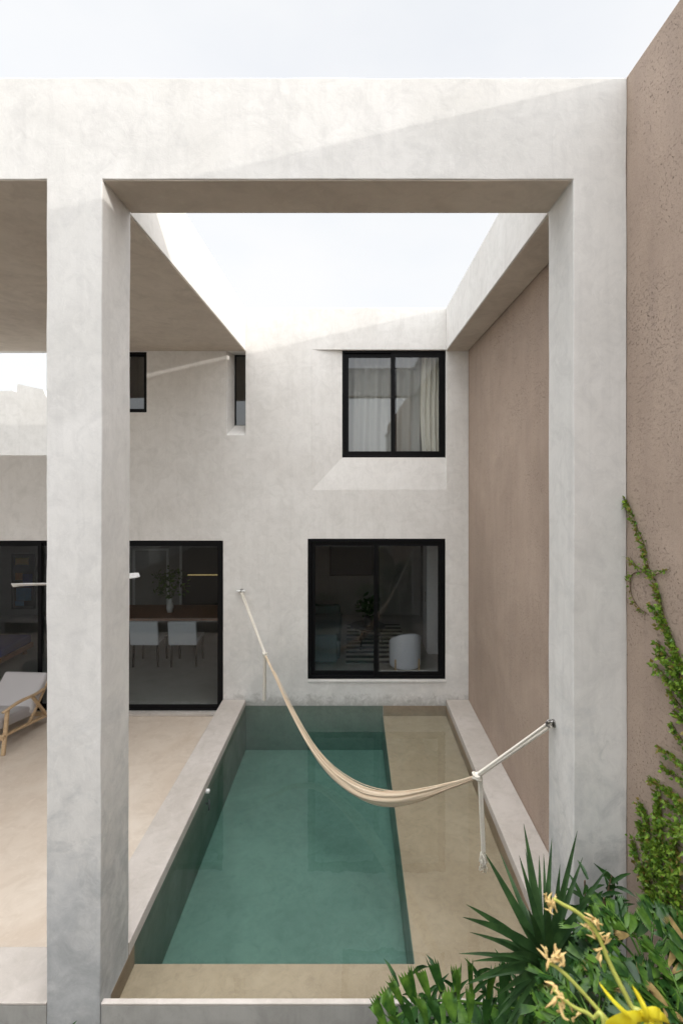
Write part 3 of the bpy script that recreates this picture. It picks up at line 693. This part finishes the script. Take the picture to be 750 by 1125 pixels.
# ------------------------------------------------------------------ plants
def blade(bm, root, tip, wid, droop=.0, fold=.25, seg=9):
    root = Vector(root); tip = Vector(tip); d = tip-root; t = d.normalized(); s = t.cross(Vector((0, -.8, .6))); 
    if s.length < .2: s = t.cross(Vector((1, 0, 0)))
    s.normalize(); nrm = s.cross(t).normalized(); prev = None
    for i in range(seg+1):
        u = i/seg; w_ = wid*min(1, .45+u*1.8)*(1-u**2.2)+.0006
        c = root+d*u+Vector((0, 0, droop*math.sin(math.pi*u)))
        cur = [bm.verts.new(c-s*w_+nrm*w_*fold), bm.verts.new(c), bm.verts.new(c+s*w_+nrm*w_*fold)]
        if prev:
            bm.faces.new((prev[0], prev[1], cur[1], cur[0])); bm.faces.new((prev[1], prev[2], cur[2], cur[1]))
        prev = cur
random.seed(11)
yc = PP(600, 1058, 2.42)
yt = thing('yucca_plant', 'spiky dark green yucca in front of the right column foot', 'plant', (yc.x, yc.y, .05))
def yo(nm, bm, mat, t, **kw): bmesh.ops.translate(bm, verts=bm.verts, vec=-Vector(t.location)); return obj(nm, bm, mat, t, **kw)
bm = BM(); tube(bm, [(yc.x+.02, yc.y+.03, .05), (yc.x+.01, yc.y+.01, .5), (yc.x, yc.y, yc.z-.02)], [.06, .05, .035], 12); yo('trunk', bm, M['stem'], yt)
bm = BM()
tips = [(575, 905, 2.62, 1.1), (532, 937, 2.55, 1.2), (549, 937, 2.72, .8), (570, 940, 2.5, 1), (577, 933, 2.8, .8), (592, 940, 2.85, .7), (597, 938, 2.8, .7), (606, 921, 2.7, .9), (634, 913, 2.55, 1),
        (640, 942, 2.65, .9), (666, 955, 2.5, 1), (512, 994, 2.4, 1.1), (508, 1008, 2.3, 1.1), (570, 1014, 2.25, .8), (555, 1049, 2.2, .8), (514, 1080, 2.2, .9), (538, 1073, 2.15, .9),
        (585, 960, 2.55, 1), (615, 950, 2.5, 1), (622, 965, 2.4, 1.1), (650, 985, 2.3, .9), (560, 985, 2.75, .8), (530, 1030, 2.5, .9), (660, 1010, 2.6, .9), (690, 1000, 2.45, .8), (545, 1095, 2.05, .9), (640, 1080, 2.0, 1), (600, 985, 2.25, 1.1), (580, 1000, 2.2, 1.1), (672, 1040, 2.3, 1)]
for px, py, Y, s in tips:
    tp = PP(px, py, Y); rt = yc+Vector((random.uniform(-.02, .02), random.uniform(-.02, .02), random.uniform(-.05, .01)))
    blade(bm, rt, tp, .020*s, droop=.012 if py < 960 else .03)
for j in range(46):
    a = random.uniform(0, 6.28); el = random.uniform(-.5, .7); Lf = random.uniform(.28, .46)
    blade(bm, yc+Vector((0, 0, -.04)), yc+Vector((math.cos(a)*math.cos(el), math.sin(a)*math.cos(el)*.8, math.sin(el)-.15))*Lf, .013, droop=.03)
yo('foliage', bm, M['yucca'], yt, smooth=True)

def leaflet(bm, p, d, side, ln, wd, rd, mi=0):
    """wedge shaped leaflet with a bitten-off toothed end"""
    d = d.normalized(); side = (side-d*side.dot(d)).normalized(); nrm = d.cross(side)
    prof = [(0, .12), (.22, .50), (.50, .78), (.82, .98)]
    bend = rd.uniform(-.25, .05)
    rows = []
    for u, ww in prof:
        c = p+d*ln*u+nrm*bend*ln*u*u
        rows.append([bm.verts.new(c-side*wd*ww*.5+nrm*wd*.10*ww), bm.verts.new(c), bm.verts.new(c+side*wd*ww*.5+nrm*wd*.10*ww)])
    for a, b in zip(rows, rows[1:]):
        for q in range(2): bm.faces.new((a[q], a[q+1], b[q+1], b[q])).material_index = mi
    last = rows[-1]; nt_ = 6; e0, e1, e2 = [v.co.copy() for v in last]
    for q in range(nt_):
        u0, u1 = q/nt_, (q+1)/nt_
        def E(u): return e0.lerp(e1, u*2) if u < .5 else e1.lerp(e2, u*2-1)
        a = last[0] if q == 0 else bm.verts.new(E(u0)); b = last[2] if q == nt_-1 else bm.verts.new(E(u1))
        tp = E((u0+u1)/2)+d*ln*rd.uniform(.05, .30)*(1.0-.5*abs((u0+u1)/2-.35))+side*wd*(.1*(u0+u1-1))+nrm*bend*ln*.25
        bm.faces.new((a, b, bm.verts.new(tp))).material_index = mi
def frond(bm, bs, pts, n, ln, wd, seed, upv=Vector((0, 0, 1)), mi=0, t0=.25):
    rd = random.Random(seed); P_ = spline(pts, 8); m = len(P_)-1
    tube(bs, P_, [.006*(1-.7*i/m) for i in range(m+1)], 6)
    for q in range(n):
        u = t0+(1-t0)*(q+.5)/n; i = min(m-1, int(u*m)); p = P_[i].lerp(P_[i+1], u*m-i); t = (P_[i+1]-P_[i]).normalized()
        lat = t.cross(upv)
        if lat.length < .1: lat = Vector((1, 0, 0))
        lat.normalize(); up2 = lat.cross(t).normalized()
        sz = (1-.35*abs(u-.55)*2)*rd.uniform(.85, 1.1)
        for s in (-1, 1):
            d = lat*s*rd.uniform(.75, 1.0)+t*rd.uniform(.35, .75)+up2*rd.uniform(.0, .35)+Vector((rd.uniform(-.12, .12),)*3)
            leaflet(bm, p, d, t+up2*rd.uniform(-.4, .4), ln*sz, wd*sz, rd, 2 if rd.random() < .035 else (mi if rd.random() > .42 else 1))
    leaflet(bm, P_[-1], (P_[-1]-P_[-3]), lat, ln*.9, wd, rd, mi)
def fplant(name, label, base, fronds, n, ln, wd, seed, upv):
    t = thing(name, label, 'plant', tuple(base)); bm = BM(); bs = BM()
    for q, f in enumerate(fronds):
        e_ = PP(*f[-1]); mids = [PP(*p) for p in f[:-1]]
        st = Vector(base)+Vector((random.uniform(-.03, .03), random.uniform(-.03, .03), 0))
        frond(bm, bs, [st]+mids+[e_], n, ln, wd, seed+q, upv, 0 if q % 3 else 0, t0=.30)
    yo('foliage', bm, [M['palm'], M['palm_dark']], t, smooth=True); yo('stalks', bs, M['palm'], t, smooth=True)
# low plant whose upright leaflets break the front edge of the pool wall
def lowplant():
    base = Vector((.45, 2.45, .05)); t = thing('fishtail_palm', 'low fishtail palm with upright toothed leaflets against the pool front wall', 'plant', tuple(base), group='fishtail palms in the front bed')
    rd = random.Random(4); bm = BM(); bs = BM()
    for (arc, cnt, L0, yy) in (([(640, 1122), (600, 1112), (560, 1108), (520, 1102), (480, 1100), (445, 1112), (420, 1130)], 15, .175, 2.5), ([(650, 1150), (600, 1135), (550, 1130), (500, 1126), (460, 1132), (425, 1150)], 14, .16, 2.35)):
        P_ = spline([PP(x, y, yy-(560-x)*.0003) for x, y in arc], 6); tube(bs, P_, .006, 6)
        tube(bs, [base, (base+P_[0])/2+Vector((0, 0, .1)), P_[0]], .007, 6); m = len(P_)-1
        for q in range(cnt):
            u = (q+.5)/cnt; i = min(m-1, int(u*m)); p = P_[i].lerp(P_[i+1], u*m-i)
            lean = (.5-u)*1.5+rd.uniform(-.15, .15)
            d = Vector((lean, rd.uniform(.1, .5), 1)); 
            leaflet(bm, p, d, Vector((1, rd.uniform(-.9, .9), 0)), L0*rd.uniform(.8, 1.15)*(1 if 1 < q < cnt-2 else .75), .085*rd.uniform(.5, 1.1), rd, 0 if rd.random() > .3 else 1)
            d2 = Vector((lean*1.3, -1, rd.uniform(-.2, .5))); leaflet(bm, p, d2, Vector((1, 0, rd.uniform(-.5, .5))), L0*.95, .07, rd, 0 if rd.random() > .5 else 1)
    yo('foliage', bm, [M['palm'], M['palm_dark']], t, smooth=True); yo('stalks', bs, M['palm'], t, smooth=True)
lowplant()
def radial(name, label, centre, base, dirs, ln, wd, seed, n=7, size=.34, group=None, mats=('palm', 'palm_dark')):
    t = thing(name, label, 'plant', tuple(base), group=group); bm = BM(); bs = BM(); c = Vector(centre); rd = random.Random(seed)
    tube(bs, [Vector(base), (Vector(base)+c)/2+Vector((.02, .02, 0)), c], [.02, .017, .012], 8)
    for q, d in enumerate(dirs):
        d = Vector(d); s = size*rd.uniform(.85, 1.15)
        pts = [c, c+d*s*.4+Vector((0, 0, s*.22)), c+d*s*.8+Vector((0, 0, s*.20)), c+d*s*1.1+Vector((0, 0, s*.02))]
        frond(bm, bs, pts, n, ln, wd, seed*31+q, Vector((0, -.25, 1)), 0, t0=.35)
    yo('foliage', bm, [M[m_] for m_ in mats]+[M['dry']], t, smooth=True); yo('stalks', bs, M['palm'], t, smooth=True)
def dirs(n, seed, zlo=-.1, zhi=.7, yb=0):
    rd = random.Random(seed); return [Vector((math.cos(2*math.pi*(i+rd.uniform(-.3, .3))/n), math.sin(2*math.pi*(i+rd.uniform(-.3, .3))/n)*.8+yb, rd.uniform(zlo, zhi))).normalized() for i in range(n)]
G_ = 'fishtail palms in the front bed'
radial('fishtail_palm', 'bright fishtail palm in the bottom right corner beside the brown wall', PP(712, 1072, 2.2), (1.28, 2.25, .05), dirs(13, 2), .105, .046, 21, group=G_, n=9, size=.25)
radial('fishtail_palm', 'fishtail palm below the yucca, behind the withered flower stalks', PP(655, 1135, 2.05), (.95, 2.05, .05), dirs(11, 5), .095, .038, 22, group=G_, n=9, size=.24)
radial('fishtail_palm', 'fishtail palm crowding the far lower right edge under the vine', PP(760, 1135, 1.95), (1.36, 1.9, .05), dirs(12, 8), .105, .044, 23, group=G_, n=9, size=.28)
# small broad-leaved shrub between yucca and brown wall
t = thing('leafy_shrub', 'small shrub of narrow bright leaves between yucca and column', 'plant', (1.28, 2.66, .05))
bm = BM(); bs = BM(); rd = random.Random(9)
for j in range(9):
    top = PP(rd.uniform(640, 690), rd.uniform(955, 1040), 2.62+rd.uniform(-.06, .06)); st = Vector((1.25+rd.uniform(-.05, .1), 2.62, .05))
    tube(bs, [st, (st+top)/2+Vector((rd.uniform(-.05, .05), 0, 0)), top], .005, 5)
    for q in range(11):
        p = top+Vector((rd.uniform(-.02, .02), rd.uniform(-.02, .02), -q*.03)); a = q*2.4+j
        blade(bm, p, p+Vector((math.cos(a)*.11, math.sin(a)*.09, rd.uniform(.0, .09))), .011, .01, seg=4)
yo('foliage', bm, M['palm_dark'], t, smooth=True); yo('stems', bs, M['stem'], t)
# dense undergrowth hiding the soil
bm = BM(); rd = random.Random(17)
for j in range(1500):
    p = Vector((rd.uniform(.25, 1.6), rd.uniform(1.5, 2.85), .05+rd.uniform(0, .42))); a = rd.uniform(0, 6.28); 
    blade(bm, p, p+Vector((math.cos(a)*.12, math.sin(a)*.12, rd.uniform(.02, .14))), .012, .02, seg=3)
for j in range(900):
    p = Vector((rd.uniform(-3.5, .3), rd.uniform(.8, 2.7), .05+rd.uniform(0, .2))); a = rd.uniform(0, 6.28)
    blade(bm, p, p+Vector((math.cos(a)*.12, math.sin(a)*.12, rd.uniform(.02, .14))), .012, .02, seg=3)
tag(obj('ground_cover', bm, M['palm_dark']), 'dark low foliage covering the soil of the planting bed', 'ground cover', kind='stuff')

# withered flower stalks close to the camera
def stalk(pts, label, heads, rr=.0062, root=(.72, 1.35, .05)):
    t = thing('flower_stalk', label, 'flower', root, group='withered flower stalks in the foreground')
    P_ = [PP(x, y, Y) for x, y, Y in pts]; full = spline([Vector(root), Vector(root).lerp(P_[0], .6)]+P_, 8)
    bm = BM(); m = len(full); tube(bm, full, [rr*(1.3-.6*i/m) for i in range(m)], 8); yo('stem', bm, M['stalk'], t, smooth=True)
    rd = random.Random(int(pts[0][0]))
    for (x, y, Y, n_, sz) in heads:
        c = PP(x, y, Y); bm = BM()
        for q in range(int(n_*1.8)):
            d = Vector((rd.gauss(0, .8), rd.gauss(0, .6), rd.gauss(.2, 1))).normalized(); a = c+Vector((rd.uniform(-1, 1), rd.uniform(-1, 1), rd.uniform(-1.6, 1.6)))*sz*.30
            b = a+d*sz*rd.uniform(.6, 1.2); mid = (a+b)/2+Vector((rd.uniform(-1, 1), rd.uniform(-1, 1), rd.uniform(-1, 1)))*sz*.25
            tube(bm, spline([a, mid, b], 4), [sz*k_*rd.uniform(.8, 1.2) for k_ in (.05, .09, .12, .13, .13, .11, .09, .06, .02)], 7, flat=.45)
        yo('withered_flower', bm, M['withered'], t, smooth=True)
    return t
s1 = stalk([(712, 1150, 1.3), (692, 1104, 1.32), (670, 1060, 1.35), (655, 1025, 1.37), (637, 1005, 1.38), (618, 994, 1.38), (608, 988, 1.38)], 'tallest withered yellow flower stalk arching up in front of the yucca',
      [(606, 993, 1.38, 9, .030), (655, 1018, 1.37, 5, .034), (661, 1040, 1.36, 5, .034), (652, 1028, 1.37, 3, .03)])
s2 = stalk([(690, 1155, 1.22), (672, 1128, 1.24), (648, 1100, 1.26), (625, 1075, 1.27), (611, 1063, 1.28), (602, 1058, 1.28)], 'shorter withered flower stalk left of the tallest one, tip by the yucca base',
      [(603, 1056, 1.28, 6, .030), (614, 1048, 1.28, 4, .032)], .005, (.70, 1.25, .05))
s3 = stalk([(665, 1150, 1.18), (650, 1118, 1.2), (632, 1108, 1.2), (618, 1098, 1.2), (608, 1088, 1.2)], 'lowest withered flower stalk near the bottom edge',
      [(612, 1090, 1.2, 5, .034), (620, 1108, 1.2, 3, .03), (632, 1118, 1.2, 2, .03)], .0045, (.66, 1.2, .05))
# yellow bloom at the foot of the tall stalk
t = thing('yellow_flower', 'vivid yellow bloom with drooping petals at the bottom edge, right of the stalks', 'flower', (.80, 1.25, .05))
bm = BM(); c = PP(700, 1114, 1.25); tube(bm, [Vector((.80, 1.25, .05)), Vector((.76, 1.26, .9)), c], [.010, .008, .007], 8); yo('stem', bm, M['stalk'], t)
bm = BM()
for (tx, ty, wd, arch) in ((668, 1091, .005, .0), (674, 1140, .019, .030), (688, 1155, .021, .022), (697, 1094, .006, .0), (704, 1097, .006, .004), (711, 1145, .010, .030), (727, 1142, .018, .040), (744, 1134, .011, .030)):
    tp = PP(tx, ty, 1.22); rt = c+Vector((rd.uniform(-.01, .01), 0, -.01)); d = tp-rt; s = d.normalized().cross(Vector((0, 1, 0))).normalized(); prev = None
    for i in range(9):
        u = i/8; w_ = wd*math.sin(math.pi*(.05+.93*u**1.5))**.5; cc_ = rt+d*u+Vector((.012*math.sin(3*u+tx), -.03*math.sin(math.pi*u)+.02*u*u, arch*1.5*math.sin(math.pi*u)))
        cur = [bm.verts.new(cc_-s*w_+Vector((0, .006, 0))), bm.verts.new(cc_-Vector((0, .006, 0))), bm.verts.new(cc_+s*w_+Vector((0, .006, 0)))]
        if prev: bm.faces.new((prev[0], prev[1], cur[1], cur[0])); bm.faces.new((prev[1], prev[2], cur[2], cur[1]))
        prev = cur
yo('petals', bm, M['yellow'], t, smooth=True)

# climbing vine on the brown wall
def onwall(px, py, off=0.0):
    x = XR+.002-off; Y = x*F/(px-387); return Vector((x, Y, H+(524-py)/F*Y))
vt = thing('climbing_vine', 'small leaved green vine creeping up the right brown wall', 'vine', (XR-.05, 2.4, .05))
bml = BM(); bms = BM(); rd = random.Random(31)
def vleaf(p, sz, mi):
    ax = Vector((-.55, rd.gauss(0, .6), rd.gauss(.1, .7))).normalized(); s = ax.cross(Vector((-1, rd.gauss(0, .5), rd.gauss(0, .5)))).normalized(); nn = ax.cross(s)
    z = sz*rd.uniform(.45, 1.45)
    v = [bml.verts.new(q) for q in (p, p+ax*z*.35+s*z*.42+nn*z*.1, p+ax*z, p+ax*z*.35-s*z*.42+nn*z*.1)]
    f = bml.faces.new(v); f.material_index = mi
def vpath(pts, dens, spread, sz, red=.25):
    P_ = spline([onwall(x, y, .006) for x, y in pts], 10); tube(bms, P_, [.0035*(1-.6*i/len(P_)) for i in range(len(P_))], 5)
    Lg = sum((b-a).length for a, b in zip(P_, P_[1:])); cnt = int(dens*Lg)
    for _ in range(cnt):
        u = rd.random(); i = min(len(P_)-2, int(u*(len(P_)-1))); p = P_[i].lerp(P_[i+1], rd.random())
        sp = spread*(1.0 - .6*u)
        q = p+Vector((-abs(rd.gauss(0, .012)), rd.gauss(0, sp), rd.gauss(0, sp))); q.x = min(q.x, XR-.002)
        vleaf(q, sz, 1 if rd.random() < red*(.4+u) else 0)
main = [(790, 800), (762, 760), (748, 725), (738, 700), (728, 672), (722, 645), (712, 622), (708, 600), (700, 580), (693, 560), (688, 548)]
vpath(main, 480, .011, .020, .3)
vpath([(728, 672), (722, 645)], 350, .014, .02)
vpath([(719, 636), (705, 626), (697, 620), (692, 612)], 200, .007, .018, .5)
vpath([(719, 632), (728, 628), (736, 625)], 180, .006, .017, .5)
vpath([(712, 628), (696, 630), (692, 640), (694, 655), (702, 668), (710, 674)], 190, .007, .018, .5)
for (a, b) in (((748, 728), (724, 676)), ((752, 742), (716, 664)), ((754, 755), (722, 705)), ((758, 765), (722, 716)), ((760, 775), (718, 730)), ((762, 785), (730, 745)), ((765, 800), (736, 760)),
               ((765, 822), (742, 782)), ((766, 840), (738, 795)), ((768, 860), (724, 822)), ((768, 880), (728, 842)), ((772, 900), (714, 856)), ((772, 905), (722, 862)), ((775, 920), (730, 880)), ((765, 925), (738, 912))):
    m_ = ((a[0]+b[0])/2+rd.uniform(-3, 3), (a[1]+b[1])/2-4); vpath([a, m_, b], 420, .012, .021, .2)
for pts in ([(735, 1010), (728, 960), (726, 920), (725, 868)], [(722, 960), (724, 920), (724, 880)], [(730, 1000), (715, 940), (712, 900), (704, 883)], [(726, 990), (706, 960), (696, 920)], [(730, 1010), (712, 975), (706, 950)],
            [(748, 1010), (738, 960), (734, 925)], [(745, 1010), (745, 960), (742, 920)], [(728, 1010), (718, 985), (710, 960)], [(720, 1000), (709, 930), (706, 905)]):
    vpath(pts, 700, .020, .022, .12)
# thick mat low on the wall
for _ in range(1600):
    x = rd.uniform(706, 800); y = rd.uniform(895, 1090)
    lim = 704+max(0, (y-935))*.32 if y > 935 else 696+ (935-y)*.25
    if x < lim+rd.uniform(0, 10): continue
    if noise.noise(Vector((x*.05, y*.05, 3))) < -.28: continue
    vleaf(onwall(x, y, rd.uniform(.004, .05)), .024, 1 if rd.random() < .06 else 0)
yo('foliage', bml, [M['vine'], M['vine_red']], vt); yo('stems', bms, M['stem'], vt)

# ------------------------------------------------------------------ behind the camera (seen in the glass)
t = thing('neighbour_house', 'plain two storey house across the garden with water tank roof', 'house', (2.6, -6.4, 0))
bm = BM(); box(bm, -1.0, 2.5, -3, 0, -.88, 5.25); obj('wall', bm, M['farwall'], t, bevel=.01)
bm = BM(); box(bm, -1.06, 2.56, -3.06, .06, 5.251, 5.34); obj('roof', bm, M['coping'], t)
for s in (0,): 
    bm = BM(); box(bm, .2, 1.2, .002, .03, 3.6, 4.7); obj('window', bm, M['darkstuff'], t)
t = thing('satellite_dish', 'round pale satellite dish on the neighbour roof', 'satellite dish', (2.35, -6.6, 5.342))
bm = BM(); tube(bm, [(0, 0, 0), (0, 0, .42)], .02, 8); obj('mast', bm, M['metal'], t)
bm = BM(); tube(bm, [(0, .05, .50), (0, .10, .50), (0, .16, .52)], [.08, .28, .40], 24, cap=False); o = obj('dish', bm, M['white'], t, smooth=True); sm = o.modifiers.new('shell', 'SOLIDIFY'); sm.thickness = .01
bm = BM(); box(bm, -9, .9, -9.2, -9.0, -.88, 3.6); tag(obj('garden_wall', bm, M['farwall']), 'long plain garden wall closing the far end behind the viewer', 'wall')
bm = BM(); box(bm, -9.7, -9.5, -9.0, 12, -.88, 4.6); tag(obj('side_wall', bm, M['farwall']), 'plain pale wall closing the left side of the terrace', 'wall')
t = thing('garden_tree', 'bushy tree rising behind the garden wall', 'tree', (-1.6, -11, -.88))
bm = BM(); tube(bm, [(0, 0, 0), (.1, 0, 2.2), (0, .1, 4.2)], [.2, .14, .08], 10); obj('trunk', bm, M['stem'], t)
bm = BM(); 
for c_, r_ in (((0, 0, 4.8), 1.3), ((1.0, .2, 4.4), .9), ((-1.1, 0, 4.5), 1.0)): cloudleaves(bm, c_, r_, r_, r_*.75, 900, .22, int(r_*10))
obj('crown', bm, M['palm_dark'], t)
